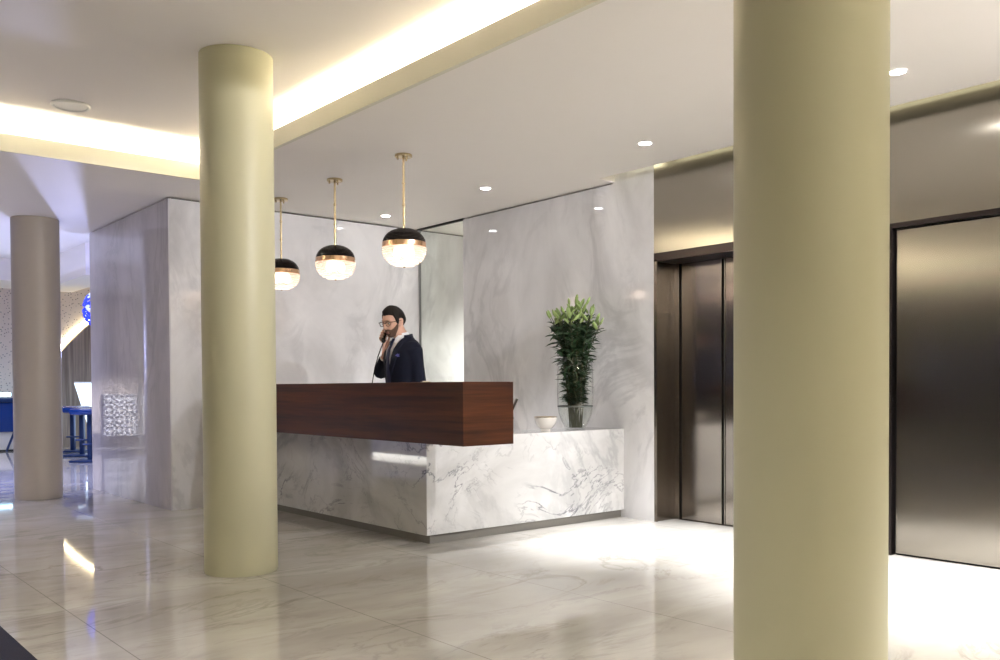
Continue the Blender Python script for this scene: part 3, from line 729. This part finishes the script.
# hair, beard, brows, eyes, lips, glasses
HL = [(0,.64),(.5,.69),(.90,.62),(1.02,.38),(1.10,.08),(1.16,-.2),(1.40,-.25),(1.47,.05),(1.53,.28),(1.95,.28),(2.1,-.15),(2.5,-.52),(3.2,-.6)]
h = MB(); NA, NE = 84, 16; ro, ri = [], []
for i in range(NA):
    az = -PI + 2*PI*i/NA; aa = abs(az); e0 = interp(HL, aa); cO = []
    for j in range(NE+1):
        u = j/NE; el = e0 + (1.567-e0)*u
        th = .003 + .011*sst(0,.30,u) + .007*math.exp(-(az/.7)**2)*sst(0,.15,u)*(1-u*.6)
        th += .0022*mnoise.noise(Vector((az*5, el*3, 1)))*sst(0,.2,u)
        cO.append(head_p(az, el, th))
    ro.append([head_p(az, e0-.02, -.006)] + cO)
h.rings([[c_[j] for c_ in ro] for j in range(NE+2)])
h.build('hair', hairm, man, angle=60)
BT = [(0,-.50),(.22,-.52),(.36,-.60),(.5,-.66),(.75,-.58),(1.0,-.42),(1.18,-.24),(1.4,-.22)]
bd = MB(); cols = []
for i in range(57):
    az = -1.38 + 2.76*i/56; aa = abs(az); e0 = interp(BT, aa); e1 = -1.28 if aa < .9 else -1.28 + .55*(aa-.9)/.48
    cl_ = [head_p(az, e0+.01, -.003)]
    for j in range(13):
        u = j/12; el = e0+(e1-e0)*u
        th = .0045*sst(0,.12,u)*sst(1.0,.9,u)*sst(1.38,1.25,aa)+.0008
        if aa < .24 and -.845 < el < -.645: th = -.003
        cl_.append(head_p(az, el, th))
    cl_.append(head_p(az, e1-.01, -.004)); cols.append(cl_)
bd.rings(cols, closed=False, cap=False); bd.build('beard', beardm, man, angle=80)
lp = MB(); cols = []
for i in range(13):
    az = -.24 + .48*i/12; w = math.sqrt(max(0, 1-(az/.24)**2))
    cols.append([head_p(az, -.755+.075*w, .0005), head_p(az, -.72+.01*w, .002*w+.0006), head_p(az, -.757, .0002), head_p(az, -.80-.0*w, .0022*w+.0006), head_p(az, -.757-.085*w, .0004)])
lp.rings(cols, closed=False, cap=False); lp.build('lips', plain('lips', (.42,.17,.14), rough=.4), man)
for s in (-1, 1):
    bw_ = MB(); rows = []
    for i in range(9):
        az = s*(.14+.42*i/8); u = i/8; e = .185+.05*math.sin(u*PI*.8); w = .022*(1-.6*u)
        rows.append([head_p(az, e+w, .001), head_p(az, e, .006), head_p(az, e-w, .001)])
    bw_.rings(rows, closed=False, cap=False).build('eyebrow', hairm, man)
    ec = HM @ Vector((s*.0315, -.073, .0))
    MB().ball(ec, .0118, 16, 12).build('eye', plain('eye_white', (.75,.72,.70), rough=.2), man)
    ir = HM @ Vector((s*.0325, -.0835, -.004)); MB().ball(ir, (.0055,.0025,.0055), 12, 8).build('iris', plain('iris', (.03,.018,.012), rough=.1), man)
    ld_ = MB(); rows = []
    for i in range(9):
        a = -1.1+2.2*i/8; rows.append([HM @ Vector((s*.0315+.0128*math.sin(a)*math.cos(t), -.073-.0128*math.cos(a)*math.cos(t), .0128*math.sin(t))) for t in (.05,.45,.9,1.3)])
    ld_.rings(rows, closed=False, cap=False).build('eyelid', skin, man)
g = MB(); blk = plain('glasses_black', (.012,.011,.011), rough=.25)
for s in (-1, 1):
    cx = s*.035; ring = []
    for k in range(29):
        a = 2*PI*k/28; px_ = .0235*math.copysign(abs(math.cos(a))**.75, math.cos(a)); pz = .018*math.copysign(abs(math.sin(a))**.8, math.sin(a))
        ring.append(HM @ Vector((cx+px_, -.093+.17*abs(cx+px_)**1.5, -.006+pz)))
    g.tube(ring, .0027, 8, cap=False)
    g.tube([HM @ Vector((s*.0585,-.090,.004)), HM @ Vector((s*.078,-.085,.006)), HM @ Vector((s*.083,-.02,.004)), HM @ Vector((s*.083,.012,.004)), HM @ Vector((s*.080,.026,-.014))], .0021, 8)
g.tube([HM @ Vector((-.0115,-.093,.0)), HM @ Vector((0,-.104,.004)), HM @ Vector((.0115,-.093,.0))], .0022, 8)
go = g.build('glasses', blk, man)
for s in (-1, 1):
    l_ = MB(); cx = s*.035
    l_.rings([[HM @ Vector((cx+.0225*q*math.copysign(abs(math.cos(2*PI*k/20))**.75, math.cos(2*PI*k/20)), -.090, -.006+.017*q*math.copysign(abs(math.sin(2*PI*k/20))**.8, math.sin(2*PI*k/20)))) for k in range(20)] for q in (.02,1)], cap=False)
    l_.build('lens', glass('spectacle_glass', (.96,.97,.97), .8, 1.4), go)
# jacket, sleeves in one cloth
jk = MB(); jk.rings(torso_rings(.0, .74, 1.475))
limb(jk, mids(SH_R, EL_R, EL_R.lerp(WR_R,.94)), [.076,.064,.060,.058,.052,.040])
limb(jk, mids(SH_L, EL_L, EL_L.lerp(WR_L,.94)), [.072,.060,.056,.058,.052,.040])
jk.ball((-.150,.010,1.395),(.07,.07,.055)); jk.ball((.138,.010,1.400),(.07,.07,.055))
remesh(jk.build('jacket', suit, man), .009, 8, .5)
tr_ = MB()
for s in (-1, 1):
    limb(tr_, [Vector((s*.085,0,.93)), Vector((s*.10,0,.80)), Vector((s*.105,-.005,.52)), Vector((s*.105,.01,.28)), Vector((s*.107,.012,.075))], [.10,.105,.082,.074,.068])
    sh_ = MB(); sh_.rings([[(s*.11+.043*f*w*math.cos(2*PI*k/16), y+0, .0+max(0,(.5+.5*math.sin(2*PI*k/16)))*hgt) for k in range(16)] for y, w, hgt, f in ((.075,.5,.08,1),(.05,.85,.095,1),(-.02,.95,.085,1),(-.09,1.05,.055,1),(-.15,.95,.045,1),(-.185,.5,.035,1))])
    sh_.build('shoe', M['black_lens'], man)
remesh(tr_.build('trousers', suit2, man), .011, 6, .5)
# shirt front, collar, cuffs
def vw(z): return .088*(z-1.12)/(1.475-1.12)
sf = MB(); rows = []
for i in range(23):
    z = 1.12+.36*i/22; w = vw(z)+.012
    rows.append([front(w*k/6, z, .006) for k in range(-6,7)])
sf.rings(rows, closed=False, cap=False)
def collar_pt(a, u):
    r_ = .064-.006*u; cy = .008-.026*u
    z = 1.462+.050*u + (.020 if True else 0)*(.5-.5*math.cos(a))*1.1 - .012*(1-u)*0
    return Vector((r_*1.02*math.sin(a), cy-r_*math.cos(a), z))
sf.rings([[collar_pt(a_, u) for a_ in [2*PI*k/32 for k in range(32)]] for u in (-.4,0,.5,1.0)], cap=False)
for s in (-1, 1):
    sf.poly([Vector((s*.004,-.078,1.470)), Vector((s*.040,-.060,1.502)), Vector((s*.060,-.030,1.505)), Vector((s*.068,-.062,1.452)), Vector((s*.046,-.090,1.432))], (0,-.003,0))
sf.build('shirt', shirtm, man, angle=60)
d = (WR_R-EL_R).normalized(); MB().tube([WR_R-d*.035, WR_R-d*.005], [.034,.032], 18).build('cuff', shirtm, man)
d = (WR_L-EL_L).normalized(); MB().tube([WR_L-d*.035, WR_L-d*.005], [.034,.032], 18).build('cuff', shirtm, man)
# tie
ti = MB(); rows = []
for i in range(19):
    z = 1.445-.335*i/18; w = interp([(1.11,.040),(1.14,.041),(1.40,.024),(1.445,.014)], z)
    rows.append([front(w*k/4, z, .017) + Vector((0, .004*abs(k)/4, 0)) for k in range(-4,5)])
ti.rings(rows, closed=False, cap=False)
ti.rings([[front(0, z, .020)+Vector((w*math.sin(2*PI*k/12), -.007*math.cos(2*PI*k/12), 0)) for k in range(12)] for z, w in ((1.425,.013),(1.44,.019),(1.468,.022),(1.478,.018))])
ti.build('tie', tiem, man, angle=60)
for s in (-1, 1):
    la = MB(); rows = []
    for i in range(25):
        z = 1.115+.375*i/24; w0 = vw(z)-.004
        lw = interp([(1.115,.004),(1.25,.045),(1.345,.068),(1.360,.046),(1.40,.052),(1.45,.040),(1.49,.028)], z)
        rows.append([front(s*w0, z, .008), front(s*(w0+.002), z, .014), front(s*(w0+lw*.6), z, .013), front(s*(w0+lw), z, .010), front(s*(w0+lw+.001), z, .001)])
    la.rings(rows, closed=False, cap=False); la.build('lapel', suit2, man, angle=50)
cb = MB(); cb.rings([[Vector((r_*math.sin(a), .012-r_*math.cos(a)*.95, z+.012*(-math.cos(a)))) for a in [R(60)+R(240)*k/24 for k in range(25)]] for r_, z in ((.100,1.452),(.080,1.480),(.071,1.508),(.066,1.505))], closed=False, cap=False)
cb.build('jacket_collar', suit2, man, angle=60)
ps = MB(); ps.rings([[front(.085+.052*k/6, 1.326+.004*k/6, .006), front(.085+.052*k/6, 1.338+.004*k/6+.0, .012), front(.088+.046*k/6, 1.346+.010*abs(math.sin(k*1.3)), .010)] for k in range(7)], closed=False, cap=False)
ps.build('pocket_square', plain('blue_silk', (.10,.10,.42), rough=.4), man)
for z in (1.10, 1.0): MB().ball(front(.006, z, .003), (.009,.004,.009), 12, 6).build('jacket_button', M['black_lens'], man)
# telephone: handset at his cheek, cord down to the base behind the counter
tp = empty('telephone', man.location); tp.rotation_euler.z = man.rotation_euler.z
tag(tp, 'black corded desk telephone with its handset at the man\'s cheek', 'telephone')
hs = MB(); hs.tube([EAR+ov*.004, EAR.lerp(MTH,.25)+ov*.012, EAR.lerp(MTH,.6)+ov*.006, MTH], [.015,.012,.012,.015], 12)
hs.ball(EAR-ov*.006, (.019,.021,.021), 14, 8); hs.ball(MTH-ov*.004-fv*.004, (.018,.018,.018), 14, 8)
hs.build('handset', M['black_lens'], tp)
bx_, bz_ = Vector((-.10,-.33,0)), ZT
cd = [MTH+Vector((-.01,.01,-.012)), Vector((-.075,-.152,1.41)), Vector((-.115,-.160,1.34)), Vector((-.165,-.165,1.25)), Vector((-.19,-.175,1.13)), Vector((-.21,-.24,.92)), Vector((-.21,-.26,.80)), Vector((-.16,-.28,.775))]
cc = []
for i in range(len(cd)-1):
    for k in range(4): cc.append(cd[i].lerp(cd[i+1], k/4))
MB().tube(cc+[cd[-1]], .0042, 8).build('cord', M['black_lens'], tp)
MB().box(-.20,-.02,-.385,-.20,ZT+.0005,ZT+.045,bev=.008).build('base', M['black_lens'], tp)
kb = MB()
for i in range(3):
    for j in range(4): kb.box(-.10+.022*i,-.085+.022*i,-.36+.03*j,-.34+.03*j,ZT+.044,ZT+.049)
kb.build('keypad', M['white'], tp)

# ------------------------------------------------------------------ world, camera, colour management
wd = bpy.data.worlds.new('world'); scene.world = wd; wd.use_nodes = True
wd.node_tree.nodes['Background'].inputs[0].default_value = (.5,.5,.6,1); wd.node_tree.nodes['Background'].inputs[1].default_value = .02
cam = bpy.data.cameras.new('camera'); co = bpy.data.objects.new('camera', cam); col.objects.link(co)
Fv, Rv, Uv = Vector((.643706,.765014,-.019903)), Vector((.765089,-.643904,-.005185)), Vector((.016782,.011890,.999788))
co.matrix_world = Matrix(((Rv.x,Uv.x,-Fv.x,0),(Rv.y,Uv.y,-Fv.y,0),(Rv.z,Uv.z,-Fv.z,CAMZ),(0,0,0,1)))
cam.sensor_width = 36; cam.lens = 36*.902115; cam.shift_y = (404.888-330)/1000; cam.clip_start = .05
scene.camera = co
vs_ = scene.view_settings; vs_.view_transform = 'Standard'; vs_.look = 'None'; vs_.gamma = 1; vs_.use_curve_mapping = False; vs_.exposure = 0.66
scene.display_settings.display_device = 'sRGB'
cy_ = scene.cycles; cy_.use_denoising = True; cy_.max_bounces = 10; cy_.diffuse_bounces = 5; cy_.glossy_bounces = 5
cy_.transparent_max_bounces = 16; cy_.sample_clamp_indirect = 6; cy_.caustics_reflective = False; cy_.caustics_refractive = False
